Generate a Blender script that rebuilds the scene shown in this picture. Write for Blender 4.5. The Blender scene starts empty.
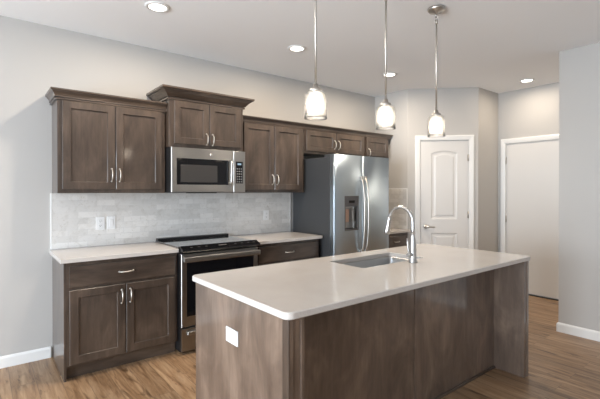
import bpy, bmesh, math, random
from mathutils import Vector, Matrix

random.seed(4)
S = bpy.context.scene
COL = S.collection
PI = math.pi

# ------------------------------------------------------------------ camera, sky, daylight, exposure
CAM = (-0.466, -3.999, 1.41)
cd = bpy.data.cameras.new('camera')
cd.sensor_width = 36.0
cd.lens = 402.5 / 600 * 36
cd.shift_x = -(302.0 - 300) / 600
cd.shift_y = (193.26 - 199.5) / 600
cd.clip_start = 0.02
cam = bpy.data.objects.new('camera', cd)
COL.objects.link(cam)
cam.location = CAM
cam.rotation_euler = (math.radians(90 - 0.311), 0, math.radians(-38.603))
S.camera = cam

S.view_settings.view_transform = 'Standard'
S.view_settings.look = 'None'
S.view_settings.gamma = 1
S.view_settings.use_curve_mapping = False
S.view_settings.exposure = 0.24
S.cycles.use_denoising = True
S.cycles.max_bounces = 10
S.cycles.diffuse_bounces = 6
S.cycles.sample_clamp_indirect = 6
S.cycles.caustics_reflective = False
S.cycles.caustics_refractive = False

W = bpy.data.worlds.new('daylight_sky')
W.use_nodes = True
S.world = W
W.node_tree.nodes['Background'].inputs[0].default_value = (0.80, 0.90, 1.0, 1)
W.node_tree.nodes['Background'].inputs[1].default_value = 0.8

def area(name, loc, rot, sx, sy, power, color):
    l = bpy.data.lights.new(name, 'AREA')
    l.shape = 'RECTANGLE'; l.size = sx; l.size_y = sy; l.energy = power; l.color = color
    o = bpy.data.objects.new(name, l); COL.objects.link(o)
    o.location = loc; o.rotation_euler = rot
    return o
# daylight entering through the openings of the walls behind the camera
area('daylight_left', (-4.50, -3.2, 1.15), (0, math.radians(-91), 0), 2.2, 3.8, 490, (0.80, 0.90, 1.0))
area('daylight_rear', (-1.4, -7.84, 1.35), (math.radians(90), 0, 0), 2.6, 1.9, 16, (0.96, 0.97, 1.0))

H = 2.805           # ceiling height

# ------------------------------------------------------------------ materials
def mat(name):
    m = bpy.data.materials.new(name); m.use_nodes = True
    nt = m.node_tree
    return m, nt, nt.nodes['Principled BSDF']

def simple(name, col, rough=0.5, metal=0.0, bump=0.0, bscale=200, spec=0.5, coat=0.0):
    m, nt, b = mat(name)
    b.inputs['Base Color'].default_value = (*col, 1)
    b.inputs['Roughness'].default_value = rough
    b.inputs['Metallic'].default_value = metal
    b.inputs['Specular IOR Level'].default_value = spec
    b.inputs['Coat Weight'].default_value = coat
    tc = nt.nodes.new('ShaderNodeTexCoord')
    n = nt.nodes.new('ShaderNodeTexNoise'); n.inputs['Scale'].default_value = bscale
    n.inputs['Detail'].default_value = 3
    nt.links.new(tc.outputs['Object'], n.inputs['Vector'])
    if bump:
        bp = nt.nodes.new('ShaderNodeBump'); bp.inputs['Strength'].default_value = bump
        bp.inputs['Distance'].default_value = 0.002
        nt.links.new(n.outputs['Fac'], bp.inputs['Height'])
        nt.links.new(bp.outputs['Normal'], b.inputs['Normal'])
    else:
        r = nt.nodes.new('ShaderNodeMapRange')
        r.inputs['To Min'].default_value = max(0.02, rough - 0.03); r.inputs['To Max'].default_value = rough + 0.03
        nt.links.new(n.outputs['Fac'], r.inputs['Value'])
        nt.links.new(r.outputs['Result'], b.inputs['Roughness'])
    return m

def ramp(nt, stops):
    r = nt.nodes.new('ShaderNodeValToRGB')
    e = r.color_ramp.elements
    while len(e) < len(stops): e.new(0.5)
    for k, (p, c) in enumerate(stops):
        e[k].position = p; e[k].color = (*c, 1)
    return r

def mixrgb(nt, a, b, fac, mode='MIX'):
    x = nt.nodes.new('ShaderNodeMix'); x.data_type = 'RGBA'; x.blend_type = mode
    for val, sock in ((a, x.inputs[6]), (b, x.inputs[7]), (fac, x.inputs[0])):
        if hasattr(val, 'is_linked'): nt.links.new(val, sock)
        elif isinstance(val, tuple): sock.default_value = (*val, 1)
        else: sock.default_value = val
    return x.outputs[2]

def noise(nt, vec, scale, detail=3, rough=0.55, dist=0.0):
    n = nt.nodes.new('ShaderNodeTexNoise')
    n.inputs['Scale'].default_value = scale; n.inputs['Detail'].default_value = detail
    n.inputs['Roughness'].default_value = rough; n.inputs['Distortion'].default_value = dist
    nt.links.new(vec, n.inputs['Vector'])
    return n.outputs['Fac']

def stained_wood(name, stretch, tone=1.0):
    """dark stained maple with a mottled, blotchy figure; the grain runs along the axis of least stretch"""
    m, nt, b = mat(name)
    tc = nt.nodes.new('ShaderNodeTexCoord')
    oi = nt.nodes.new('ShaderNodeObjectInfo')
    cmb = nt.nodes.new('ShaderNodeVectorMath'); cmb.operation = 'SCALE'; cmb.inputs[0].default_value = (7.3, 3.1, 5.7)
    nt.links.new(oi.outputs['Random'], cmb.inputs['Scale'])
    add = nt.nodes.new('ShaderNodeVectorMath'); add.operation = 'ADD'
    nt.links.new(tc.outputs['Object'], add.inputs[0]); nt.links.new(cmb.outputs[0], add.inputs[1])
    mp = nt.nodes.new('ShaderNodeMapping'); mp.inputs['Scale'].default_value = stretch
    nt.links.new(add.outputs[0], mp.inputs['Vector'])
    fine = noise(nt, mp.outputs[0], 6.0, 6, 0.65, 0.4)
    mp2 = nt.nodes.new('ShaderNodeMapping'); mp2.inputs['Scale'].default_value = tuple(0.35 + 0.11 * s for s in stretch)
    nt.links.new(add.outputs[0], mp2.inputs['Vector'])
    blot = noise(nt, mp2.outputs[0], 5.0, 4, 0.6, 0.8)
    t = tone
    r1 = ramp(nt, [(0.22, (0.050*t, 0.033*t, 0.024*t)), (0.5, (0.104*t, 0.073*t, 0.055*t)), (0.74, (0.180*t, 0.130*t, 0.098*t))])
    nt.links.new(blot, r1.inputs[0])
    r2 = ramp(nt, [(0.25, (0.62, 0.60, 0.58)), (0.75, (1.24, 1.22, 1.19))])
    nt.links.new(fine, r2.inputs[0])
    col = mixrgb(nt, r1.outputs[0], r2.outputs[0], 0.8, 'MULTIPLY')
    # small dark mineral knots
    vo = nt.nodes.new('ShaderNodeTexVoronoi'); vo.inputs['Scale'].default_value = 2.6
    nt.links.new(mp2.outputs[0], vo.inputs['Vector'])
    r3 = ramp(nt, [(0.03, (0.55, 0.53, 0.52)), (0.09, (1, 1, 1))])
    nt.links.new(vo.outputs['Distance'], r3.inputs[0])
    col = mixrgb(nt, col, r3.outputs[0], 0.7, 'MULTIPLY')
    nt.links.new(col, b.inputs['Base Color'])
    b.inputs['Roughness'].default_value = 0.40; b.inputs['Coat Weight'].default_value = 0.7; b.inputs['Coat Roughness'].default_value = 0.11
    b.inputs['Specular IOR Level'].default_value = 0.5
    bp = nt.nodes.new('ShaderNodeBump'); bp.inputs['Strength'].default_value = 0.06; bp.inputs['Distance'].default_value = 0.002
    nt.links.new(fine, bp.inputs['Height']); nt.links.new(bp.outputs['Normal'], b.inputs['Normal'])
    return m

WOODV = stained_wood('stained_wood_upright', (7, 7, 0.7), 0.60)
WOODH = stained_wood('stained_wood_level', (0.7, 7, 7), 0.60)
WOODI = stained_wood('stained_wood_island', (5, 5, 0.55), 1.28)  # same stain, lightened to stand in for strong light from the left
INSIDE = simple('cabinet_underside', (0.30, 0.22, 0.15), 0.5)

WALL = simple('wall_paint', (0.455, 0.442, 0.425), 0.75, bump=0.05, bscale=350)
CEIL = simple('ceiling_paint', (0.87, 0.875, 0.88), 0.9, bump=0.12, bscale=160)
TRIM = simple('white_trim_paint', (0.74, 0.74, 0.73), 0.38)
DOORP = simple('white_door_paint', (0.62, 0.61, 0.595), 0.4)
NICKEL = simple('satin_nickel', (0.52, 0.49, 0.45), 0.36, 1.0)
CHROME = simple('brushed_chrome', (0.58, 0.575, 0.57), 0.28, 1.0)
BLACK = simple('black_plastic', (0.012, 0.012, 0.013), 0.35)
BGLASS = simple('black_glass', (0.006, 0.006, 0.007), 0.05, spec=0.35)
COOKTOP = simple('cooktop_glass', (0.012, 0.012, 0.013), 0.06, spec=1.0, coat=1.0)
WINGLASS = simple('oven_window_glass', (0.035, 0.033, 0.03), 0.08, spec=0.6)
MWGLASS = simple('microwave_window_screen', (0.045, 0.042, 0.04), 0.16, spec=0.4)
FSIDE = simple('fridge_side_grey', (0.034, 0.036, 0.039), 0.45)
DGREY = simple('dispenser_grey', (0.085, 0.08, 0.078), 0.4)
PLATE = simple('white_cover_plate', (0.74, 0.74, 0.74), 0.3)
SLOT = simple('outlet_slot_dark', (0.03, 0.03, 0.03), 0.6)
MARK = simple('panel_marking_grey', (0.55, 0.56, 0.57), 0.5)
BULBSOCK = simple('lamp_socket', (0.75, 0.74, 0.72), 0.3, 1.0)

def steel(name, col=(0.40, 0.39, 0.375), rough=0.30, stretch=(0.6, 60, 60), arot=0.25):
    m, nt, b = mat(name)
    tc = nt.nodes.new('ShaderNodeTexCoord')
    mp = nt.nodes.new('ShaderNodeMapping'); mp.inputs['Scale'].default_value = stretch
    nt.links.new(tc.outputs['Object'], mp.inputs['Vector'])
    f = noise(nt, mp.outputs[0], 8, 3)
    b.inputs['Base Color'].default_value = (*col, 1); b.inputs['Metallic'].default_value = 1
    b.inputs['Anisotropic'].default_value = 0.75; b.inputs['Anisotropic Rotation'].default_value = arot
    tg = nt.nodes.new('ShaderNodeTangent'); tg.direction_type = 'RADIAL'; tg.axis = 'Z'
    nt.links.new(tg.outputs[0], b.inputs['Tangent'])
    r = nt.nodes.new('ShaderNodeMapRange'); r.inputs['To Min'].default_value = rough - 0.05; r.inputs['To Max'].default_value = rough + 0.07
    nt.links.new(f, r.inputs['Value']); nt.links.new(r.outputs['Result'], b.inputs['Roughness'])
    bp = nt.nodes.new('ShaderNodeBump'); bp.inputs['Strength'].default_value = 0.05; bp.inputs['Distance'].default_value = 0.001
    nt.links.new(f, bp.inputs['Height']); nt.links.new(bp.outputs['Normal'], b.inputs['Normal'])
    return m
STEEL = steel('stainless_steel')
STEELF = steel('stainless_steel_fridge', (0.46, 0.54, 0.61), 0.36)
STEELS = steel('stainless_steel_sink', (0.42, 0.43, 0.44), 0.36)

def emit(name, col, s):
    m = bpy.data.materials.new(name); m.use_nodes = True
    nt = m.node_tree; nt.nodes.clear()
    o = nt.nodes.new('ShaderNodeOutputMaterial'); e = nt.nodes.new('ShaderNodeEmission')
    e.inputs[0].default_value = (*col, 1); e.inputs[1].default_value = s
    nt.links.new(e.outputs[0], o.inputs[0])
    return m
CANLENS = emit('downlight_lens', (1.0, 0.93, 0.82), 7)
BULB = emit('glowing_bulb', (1.0, 0.90, 0.76), 34)
CLOCK = emit('clock_display', (0.55, 0.75, 0.9), 0.6)

def quartz():
    m, nt, b = mat('white_quartz')
    tc = nt.nodes.new('ShaderNodeTexCoord')
    f = noise(nt, tc.outputs['Object'], 260, 2)
    g = noise(nt, tc.outputs['Object'], 2.2, 5, 0.6, 1.2)
    r = ramp(nt, [(0.3, (0.53, 0.495, 0.462)), (0.7, (0.59, 0.555, 0.522))])
    nt.links.new(f, r.inputs[0])
    r2 = ramp(nt, [(0.35, (0.96, 0.955, 0.95)), (0.6, (1, 1, 1))])
    nt.links.new(g, r2.inputs[0])
    nt.links.new(mixrgb(nt, r.outputs[0], r2.outputs[0], 1.0, 'MULTIPLY'), b.inputs['Base Color'])
    b.inputs['Roughness'].default_value = 0.13
    return m
QUARTZ = quartz()

def tile(name, axes):
    """marble brick tile laid in running bond; axes picks which object axes are across / up"""
    m, nt, b = mat(name)
    tc = nt.nodes.new('ShaderNodeTexCoord')
    sp = nt.nodes.new('ShaderNodeSeparateXYZ'); nt.links.new(tc.outputs['Object'], sp.inputs[0])
    cb = nt.nodes.new('ShaderNodeCombineXYZ')
    nt.links.new(sp.outputs[axes[0]], cb.inputs[0]); nt.links.new(sp.outputs['Z'], cb.inputs[1])
    br = nt.nodes.new('ShaderNodeTexBrick')
    br.inputs['Scale'].default_value = 1.0
    br.inputs['Brick Width'].default_value = 0.152; br.inputs['Row Height'].default_value = 0.052
    br.inputs['Mortar Size'].default_value = 0.0022; br.inputs['Mortar Smooth'].default_value = 0.2
    br.inputs['Bias'].default_value = 0.1
    br.inputs['Color1'].default_value = (0.72, 0.703, 0.68, 1); br.inputs['Color2'].default_value = (0.585, 0.57, 0.55, 1)
    br.inputs['Mortar'].default_value = (0.60, 0.59, 0.575, 1)
    nt.links.new(cb.outputs[0], br.inputs['Vector'])
    v = noise(nt, cb.outputs[0], 11, 6, 0.65, 1.6)
    rv = ramp(nt, [(0.36, (0.88, 0.87, 0.855)), (0.50, (1, 1, 1))])
    nt.links.new(v, rv.inputs[0])
    v2 = noise(nt, cb.outputs[0], 30, 3, 0.6, 2.0)
    rv2 = ramp(nt, [(0.30, (0.72, 0.66, 0.60)), (0.37, (1, 1, 1))])
    nt.links.new(v2, rv2.inputs[0])
    c = mixrgb(nt, br.outputs['Color'], rv.outputs[0], 0.8, 'MULTIPLY')
    c = mixrgb(nt, c, rv2.outputs[0], 0.7, 'MULTIPLY')
    nt.links.new(c, b.inputs['Base Color'])
    b.inputs['Roughness'].default_value = 0.22
    bp = nt.nodes.new('ShaderNodeBump'); bp.inputs['Strength'].default_value = 0.35; bp.inputs['Distance'].default_value = 0.002
    bp.invert = True
    nt.links.new(br.outputs['Fac'], bp.inputs['Height']); nt.links.new(bp.outputs['Normal'], b.inputs['Normal'])
    return m
TILEX = tile('marble_brick_tile', 'X')
TILEY = tile('marble_brick_tile_return', 'Y')

def planks():
    m, nt, b = mat('oak_plank_floor')
    tc = nt.nodes.new('ShaderNodeTexCoord')
    sp = nt.nodes.new('ShaderNodeSeparateXYZ'); nt.links.new(tc.outputs['Object'], sp.inputs[0])
    cb = nt.nodes.new('ShaderNodeCombineXYZ')
    nt.links.new(sp.outputs['Y'], cb.inputs[0]); nt.links.new(sp.outputs['X'], cb.inputs[1])
    def brick(c1, c2, mort):
        br = nt.nodes.new('ShaderNodeTexBrick'); br.offset = 0.37
        br.inputs['Scale'].default_value = 1.0
        br.inputs['Brick Width'].default_value = 1.22; br.inputs['Row Height'].default_value = 0.15
        br.inputs['Mortar Size'].default_value = 0.0016; br.inputs['Mortar Smooth'].default_value = 0.1
        br.inputs['Color1'].default_value = (*c1, 1); br.inputs['Color2'].default_value = (*c2, 1); br.inputs['Mortar'].default_value = (*mort, 1)
        nt.links.new(cb.outputs[0], br.inputs['Vector'])
        return br
    br = brick((0.0, 0, 0), (1, 1, 1), (0.5, 0.5, 0.5))
    # per-plank offset for the grain
    off = nt.nodes.new('ShaderNodeVectorMath'); off.operation = 'SCALE'; off.inputs['Scale'].default_value = 9.0
    nt.links.new(br.outputs['Color'], off.inputs[0])
    ad = nt.nodes.new('ShaderNodeVectorMath'); ad.operation = 'ADD'
    nt.links.new(cb.outputs[0], ad.inputs[0]); nt.links.new(off.outputs[0], ad.inputs[1])
    mp = nt.nodes.new('ShaderNodeMapping'); mp.inputs['Scale'].default_value = (0.75, 9, 1)
    nt.links.new(ad.outputs[0], mp.inputs['Vector'])
    g = noise(nt, mp.outputs[0], 3.0, 7, 0.65, 0.7)
    mp2 = nt.nodes.new('ShaderNodeMapping'); mp2.inputs['Scale'].default_value = (1.3, 6.0, 1)
    nt.links.new(ad.outputs[0], mp2.inputs['Vector'])
    k = noise(nt, mp2.outputs[0], 2.6, 4, 0.6, 0.9)
    r = ramp(nt, [(0.28, (0.10, 0.052, 0.025)), (0.46, (0.27, 0.165, 0.09)), (0.68, (0.42, 0.29, 0.18))])
    nt.links.new(g, r.inputs[0])
    rk = ramp(nt, [(0.30, (0.26, 0.22, 0.19)), (0.45, (1, 1, 1))])
    nt.links.new(k, rk.inputs[0])
    c = mixrgb(nt, r.outputs[0], rk.outputs[0], 0.85, 'MULTIPLY')
    tr = ramp(nt, [(0.0, (0.72, 0.70, 0.68)), (1.0, (1.15, 1.12, 1.08))])
    nt.links.new(br.outputs['Color'], tr.inputs[0])
    c = mixrgb(nt, c, tr.outputs[0], 0.9, 'MULTIPLY')
    c = mixrgb(nt, c, (0.16, 0.10, 0.06), br.outputs['Fac'])
    nt.links.new(c, b.inputs['Base Color'])
    b.inputs['Roughness'].default_value = 0.36
    bp = nt.nodes.new('ShaderNodeBump'); bp.inputs['Strength'].default_value = 0.1; bp.inputs['Distance'].default_value = 0.002
    nt.links.new(g, bp.inputs['Height']); nt.links.new(bp.outputs['Normal'], b.inputs['Normal'])
    return m
FLOOR = planks()

def shade_glass():
    m = bpy.data.materials.new('ribbed_seeded_glass'); m.use_nodes = True
    nt = m.node_tree; nt.nodes.clear()
    out = nt.nodes.new('ShaderNodeOutputMaterial')
    tr = nt.nodes.new('ShaderNodeBsdfTransparent'); tr.inputs[0].default_value = (0.97, 0.96, 0.94, 1)
    tl = nt.nodes.new('ShaderNodeBsdfTranslucent'); tl.inputs[0].default_value = (0.95, 0.93, 0.90, 1)
    df = nt.nodes.new('ShaderNodeBsdfDiffuse'); df.inputs[0].default_value = (0.9, 0.88, 0.86, 1)
    gl = nt.nodes.new('ShaderNodeBsdfGlossy'); gl.inputs['Roughness'].default_value = 0.12
    tc = nt.nodes.new('ShaderNodeTexCoord')
    f = noise(nt, tc.outputs['Object'], 45, 2)
    r = nt.nodes.new('ShaderNodeMapRange'); r.inputs['To Min'].default_value = 0.16; r.inputs['To Max'].default_value = 0.30
    nt.links.new(f, r.inputs['Value'])
    a = nt.nodes.new('ShaderNodeMixShader'); a.inputs[0].default_value = 0.3
    nt.links.new(tl.outputs[0], a.inputs[1]); nt.links.new(df.outputs[0], a.inputs[2])
    b = nt.nodes.new('ShaderNodeMixShader')
    nt.links.new(r.outputs[0], b.inputs[0]); nt.links.new(tr.outputs[0], b.inputs[1]); nt.links.new(a.outputs[0], b.inputs[2])
    lw = nt.nodes.new('ShaderNodeLayerWeight'); lw.inputs[0].default_value = 0.25
    c = nt.nodes.new('ShaderNodeMixShader')
    nt.links.new(lw.outputs['Fresnel'], c.inputs[0]); nt.links.new(b.outputs[0], c.inputs[1]); nt.links.new(gl.outputs[0], c.inputs[2])
    nt.links.new(c.outputs[0], out.inputs[0])
    return m
SHADE = shade_glass()

# ------------------------------------------------------------------ mesh helpers
def bx(bm, x0, x1, y0, y1, z0, z1, bev=0.0, seg=2):
    vs = [bm.verts.new(v) for v in ((x0,y0,z0),(x1,y0,z0),(x1,y1,z0),(x0,y1,z0),(x0,y0,z1),(x1,y0,z1),(x1,y1,z1),(x0,y1,z1))]
    fs = [bm.faces.new([vs[i] for i in f]) for f in ((3,2,1,0),(4,5,6,7),(0,1,5,4),(1,2,6,5),(2,3,7,6),(3,0,4,7))]
    if bev:
        es = list({e for f in fs for e in f.edges})
        bmesh.ops.bevel(bm, geom=es, offset=bev, segments=seg, affect='EDGES', profile=0.6)

def box(*a, **k):
    bm = bmesh.new(); bx(bm, *a, **k); return bm

def tube(bm, pts, rad, seg=12, cap=True):
    pts = [Vector(p) for p in pts]
    n = len(pts); rings = []
    if not isinstance(rad, (list, tuple)): rad = [rad] * n
    t0 = (pts[1] - pts[0]).normalized()
    up = Vector((0, 0, 1)) if abs(t0.z) < 0.9 else Vector((1, 0, 0))
    u = t0.cross(up).normalized()
    for i, p in enumerate(pts):
        t = (pts[min(i + 1, n - 1)] - pts[max(i - 1, 0)]).normalized()
        u = (u - t * u.dot(t)).normalized(); v = t.cross(u)
        rings.append([bm.verts.new(p + (u * math.cos(2*PI*k/seg) + v * math.sin(2*PI*k/seg)) * rad[i]) for k in range(seg)])
    for a, b in zip(rings, rings[1:]):
        for k in range(seg):
            f = bm.faces.new((a[k], a[(k+1) % seg], b[(k+1) % seg], b[k])); f.smooth = True
    if cap:
        bm.faces.new(list(reversed(rings[0]))); bm.faces.new(rings[-1])

def lathe(bm, prof, c=(0, 0, 0), axis='z', seg=28, rib=None):
    """prof: (radius, height) pairs"""
    rings = []
    for r, h in prof:
        ring = []
        for k in range(seg):
            a = 2 * PI * k / seg
            rr = r + (rib(k, h) if rib else 0)
            x, y = rr * math.cos(a), rr * math.sin(a)
            p = {'z': (x, y, h), 'y': (x, h, y), 'x': (h, x, y)}[axis]
            ring.append(bm.verts.new((p[0] + c[0], p[1] + c[1], p[2] + c[2])))
        rings.append(ring)
    for a, b in zip(rings, rings[1:]):
        for k in range(seg):
            f = bm.faces.new((a[k], a[(k+1) % seg], b[(k+1) % seg], b[k])); f.smooth = True
    for ring, r in ((rings[0], prof[0][0]), (rings[-1], prof[-1][0])):
        if r > 1e-4:
            bm.faces.new(ring)
    bmesh.ops.recalc_face_normals(bm, faces=bm.faces[:])

def sweep(bm, prof, path):
    """profile of (outward, z) swept along an xy polyline with mitred corners; outward is to the right of travel"""
    P = [Vector(p) for p in path]
    rings = []
    for i, p in enumerate(P):
        d0 = (P[i] - P[i-1]).normalized() if i else (P[1] - P[0]).normalized()
        d1 = (P[i+1] - P[i]).normalized() if i < len(P) - 1 else d0
        n0 = Vector((d0.y, -d0.x)); n1 = Vector((d1.y, -d1.x))
        m = (n0 + n1).normalized(); m = m / m.dot(n0)
        rings.append([bm.verts.new((p.x + m.x * o, p.y + m.y * o, z)) for o, z in prof])
    k = len(prof)
    for a, b in zip(rings, rings[1:]):
        for j in range(k):
            bm.faces.new((a[j], a[(j+1) % k], b[(j+1) % k], b[j]))
    bm.faces.new(rings[0]); bm.faces.new(list(reversed(rings[-1])))
    bmesh.ops.recalc_face_normals(bm, faces=bm.faces[:])

ROOT = {}
def obj(name, bm, m, parent=None, smooth=False):
    """link bm (world coordinates, or the root's own frame when the root is turned) as ONE mesh object"""
    me = bpy.data.meshes.new(name)
    if parent is not None:
        off = ROOT[parent.name]
        if off is not None: bmesh.ops.translate(bm, verts=bm.verts, vec=-off)
    if smooth:
        for f in bm.faces: f.smooth = True
    bm.to_mesh(me); bm.free()
    me.materials.append(m)
    o = bpy.data.objects.new(name, me); COL.objects.link(o)
    if parent is not None:
        o.parent = parent; ROOT[o.name] = ROOT[parent.name]
    return o

def thing(name, loc, label, cat, group=None, rotz=None):
    o = bpy.data.objects.new(name, None); COL.objects.link(o)
    o.empty_display_size = 0.1
    o.location = loc; o['label'] = label; o['category'] = cat
    if group: o['group'] = group
    if rotz is not None:
        o.rotation_euler = (0, 0, rotz); ROOT[o.name] = None
    else: ROOT[o.name] = Vector(loc)
    return o

def single(name, bm, m, label, cat, group=None):
    """a thing made of one mesh, with its origin at its base"""
    xs = [v.co for v in bm.verts]
    c = Vector((sum(v.x for v in xs) / len(xs), sum(v.y for v in xs) / len(xs), min(v.z for v in xs)))
    bmesh.ops.translate(bm, verts=bm.verts, vec=-c)
    o = obj(name, bm, m); o.location = c; ROOT[o.name] = c
    o['label'] = label; o['category'] = cat
    if group: o['group'] = group
    return o

def struct(name, bm, m, parent=None):
    o = obj(name, bm, m, parent)
    if parent is None: o['kind'] = 'structure'
    return o

def shaker(x0, x1, z0, z1, yf, t=0.02, rail=0.058, dep=0.011):
    """recessed-panel door facing -y, front at yf"""
    bm = bmesh.new()
    def loop(i, y): return [bm.verts.new(p) for p in ((x0+i, y, z0+i), (x1-i, y, z0+i), (x1-i, y, z1-i), (x0+i, y, z1-i))]
    L = [loop(0, yf + t), loop(0, yf + 0.003), loop(0.003, yf), loop(rail, yf), loop(rail + 0.001, yf + 0.003), loop(rail + 0.005, yf + dep)]
    for a, b in zip(L, L[1:]):
        for k in range(4): bm.faces.new((a[k], a[(k+1) % 4], b[(k+1) % 4], b[k]))
    bm.faces.new(L[-1]); bm.faces.new(list(reversed(L[0])))
    bmesh.ops.recalc_face_normals(bm, faces=bm.faces[:])
    return bm

def pull(x, yf, z, horiz=False, L=0.105, proj=0.028):
    """arched bar pull standing off a face at yf"""
    bm = bmesh.new()
    h = L / 2
    def P(s, d): return (x + s, yf - d, z) if horiz else (x, yf - d, z + s)
    pts, rad = [], []
    for k in range(13):
        s = -h + L * k / 12
        q = 1 - (s / h) ** 2
        pts.append(P(s, 0.006 + proj * q ** 0.7)); rad.append(0.0042 + 0.0018 * q)
    tube(bm, pts, rad, 10)
    for s in (-h, h):
        tube(bm, [P(s, -0.001), P(s, 0.004), P(s, 0.010)], [0.008, 0.008, 0.0045], 12)
    return bm

# ------------------------------------------------------------------ setting
XL, YR = -4.2, -7.7
XW, YW = 4.069, -2.451           # corner of the wall at the right of the photo
XH = 5.33                        # wall with the plain door
A_ = Vector((4.11, -0.587)); B_ = Vector((4.771, -1.244))   # diagonal pantry wall
T = 0.12

struct('floor', box(XL - T, XH + T, YR - T, T, -0.1, 0.0), FLOOR)
struct('ceiling', box(XL - T, XH + T, YR - T, T, H, H + 0.1), CEIL)
struct('wall_back', box(XL - T, 4.11 + T, 0, T, 0, H), WALL)
struct('wall_pantry_side', box(4.11, 4.11 + T, -0.587, 0, 0, H), WALL)

def wall_with_opening(L, x0, x1, ztop, t=T):
    bm = bmesh.new()
    bx(bm, 0, x0, 0, t, 0, H); bx(bm, x1, L, 0, t, 0, H); bx(bm, x0, x1, 0, t, ztop, H)
    return bm
def place(o, loc, rz): o.location = loc; o.rotation_euler = (0, 0, rz); return o

dv = B_ - A_; DL = dv.length; DROT = math.atan2(dv.y, dv.x)
D0, D1, DZ = 0.170, 0.808, 2.098
place(struct('wall_diagonal', wall_with_opening(DL, D0, D1, DZ), WALL), (A_.x, A_.y, 0), DROT)
struct('wall_pantry_front', box(B_.x, XH, B_.y, B_.y + T, 0, H), WALL)
HL = 4.0
H0, H1, HZ = 0.108, 1.03, 2.075
place(struct('wall_hall', wall_with_opening(HL, H0, H1, HZ), WALL), (XH, B_.y, 0), -PI/2)
struct('wall_right', box(XW, XW + T, YR, YW, 0, H), WALL)
struct('wall_hall_end', box(XW + T, XH, B_.y - HL - T, B_.y - HL, 0, H), WALL)

# outer walls with window openings (behind and left of the camera)
WL0, WL1 = -5.1, -1.3
bm = bmesh.new()
bx(bm, XL - T, XL, YR, WL0, 0, H); bx(bm, XL - T, XL, WL1, 0, 0, H); bx(bm, XL - T, XL, WL0, WL1, 2.2, H); bx(bm, XL - T, XL, WL0, WL1, 0, 0.10)
struct('wall_left', bm, WALL)
bm = bmesh.new()
for a, b in ((XL - T, -2.7), (-0.1, XH)): bx(bm, a, b, YR - T, YR, 0, H)
bx(bm, -2.7, -0.1, YR - T, YR, 0, 0.4); bx(bm, -2.7, -0.1, YR - T, YR, 2.3, H)
struct('wall_rear', bm, WALL)
def window(name, x0, x1, z0, z1, n):
    """white frame with mullions, in the rear wall's frame"""
    bm = bmesh.new(); w = 0.055
    bx(bm, x0, x1, -0.09, -0.03, z0, z0 + w); bx(bm, x0, x1, -0.09, -0.03, z1 - w, z1)
    for k in range(n + 1):
        c = x0 + w/2 + (x1 - x0 - w) * k / n
        bx(bm, c - w/2, c + w/2, -0.09, -0.03, z0 + w, z1 - w)
    return struct(name, bm, TRIM)
place(window('window_1', -2.7, -0.1, 0.4, 2.3, 2), (0, YR, 0), 0)
place(window('window_2', 0.0, WL1 - WL0, 0.10, 2.2, 3), (XL - T, WL0, 0), PI/2)

# baseboards
BBP = [(0, 0), (0.014, 0), (0.014, 0.075), (0.010, 0.085), (0.004, 0.092), (0, 0.092)]
def baseboard(name, path):
    bm = bmesh.new(); sweep(bm, BBP, path); struct(name, bm, TRIM)
baseboard('baseboard_back', [(XL, 0), (-0.005, 0)])
baseboard('baseboard_right', [(XW + T, YW - 1.2), (XW + T, YW), (XW, YW), (XW, YR)])
bm = bmesh.new(); bx(bm, 0, 0.095, -0.014, 0, 0, 0.09)
place(struct('baseboard_diagonal', bm, TRIM), (A_.x, A_.y, 0), DROT)
baseboard('baseboard_pantry', [(B_.x + 0.02, B_.y), (XH, B_.y)])

# --- door_1: pantry door in the diagonal wall
def casing(x0, x1, zt, w=0.068):
    bm = bmesh.new()
    prof = [(0.004, 0.0), (0.004, -0.012), (0.020, -0.016), (w - 0.012, -0.020), (w, -0.014), (w, 0.0)]
    # three mitred lengths: left, top, right
    path = [(x0, 0.0), (x0, zt), (x1, zt), (x1, 0.0)]
    P = [Vector(p) for p in path]; rings = []
    for i, p in enumerate(P):
        d0 = (P[i] - P[i-1]).normalized() if i else Vector((0, 1)); d1 = (P[i+1] - P[i]).normalized() if i < 3 else d0
        n0 = Vector((-d0.y, d0.x)); n1 = Vector((-d1.y, d1.x)); m = (n0 + n1).normalized(); m = m / m.dot(n0)
        rings.append([bm.verts.new((p.x + m.x * o, y, p.y + m.y * o)) for o, y in prof])
    k = len(prof)
    for a, b in zip(rings, rings[1:]):
        for j in range(k): bm.faces.new((a[j], a[(j+1) % k], b[(j+1) % k], b[j]))
    bm.faces.new(rings[0]); bm.faces.new(list(reversed(rings[-1])))
    bmesh.ops.recalc_face_normals(bm, faces=bm.faces[:])
    return bm

def arch_loop(x0, x1, z0, z1, rise, ins, n=14):
    """closed outline, flat bottom, gently arched top, inset by ins"""
    x0 += ins; x1 -= ins; z0 += ins; z1 -= ins
    pts = [(x0, z0), (x1, z0)]
    for k in range(n + 1):
        s = k / n; x = x1 + (x0 - x1) * s
        pts.append((x, z1 + rise * (1 - (2 * s - 1) ** 2) if rise else z1))
    return pts

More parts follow.
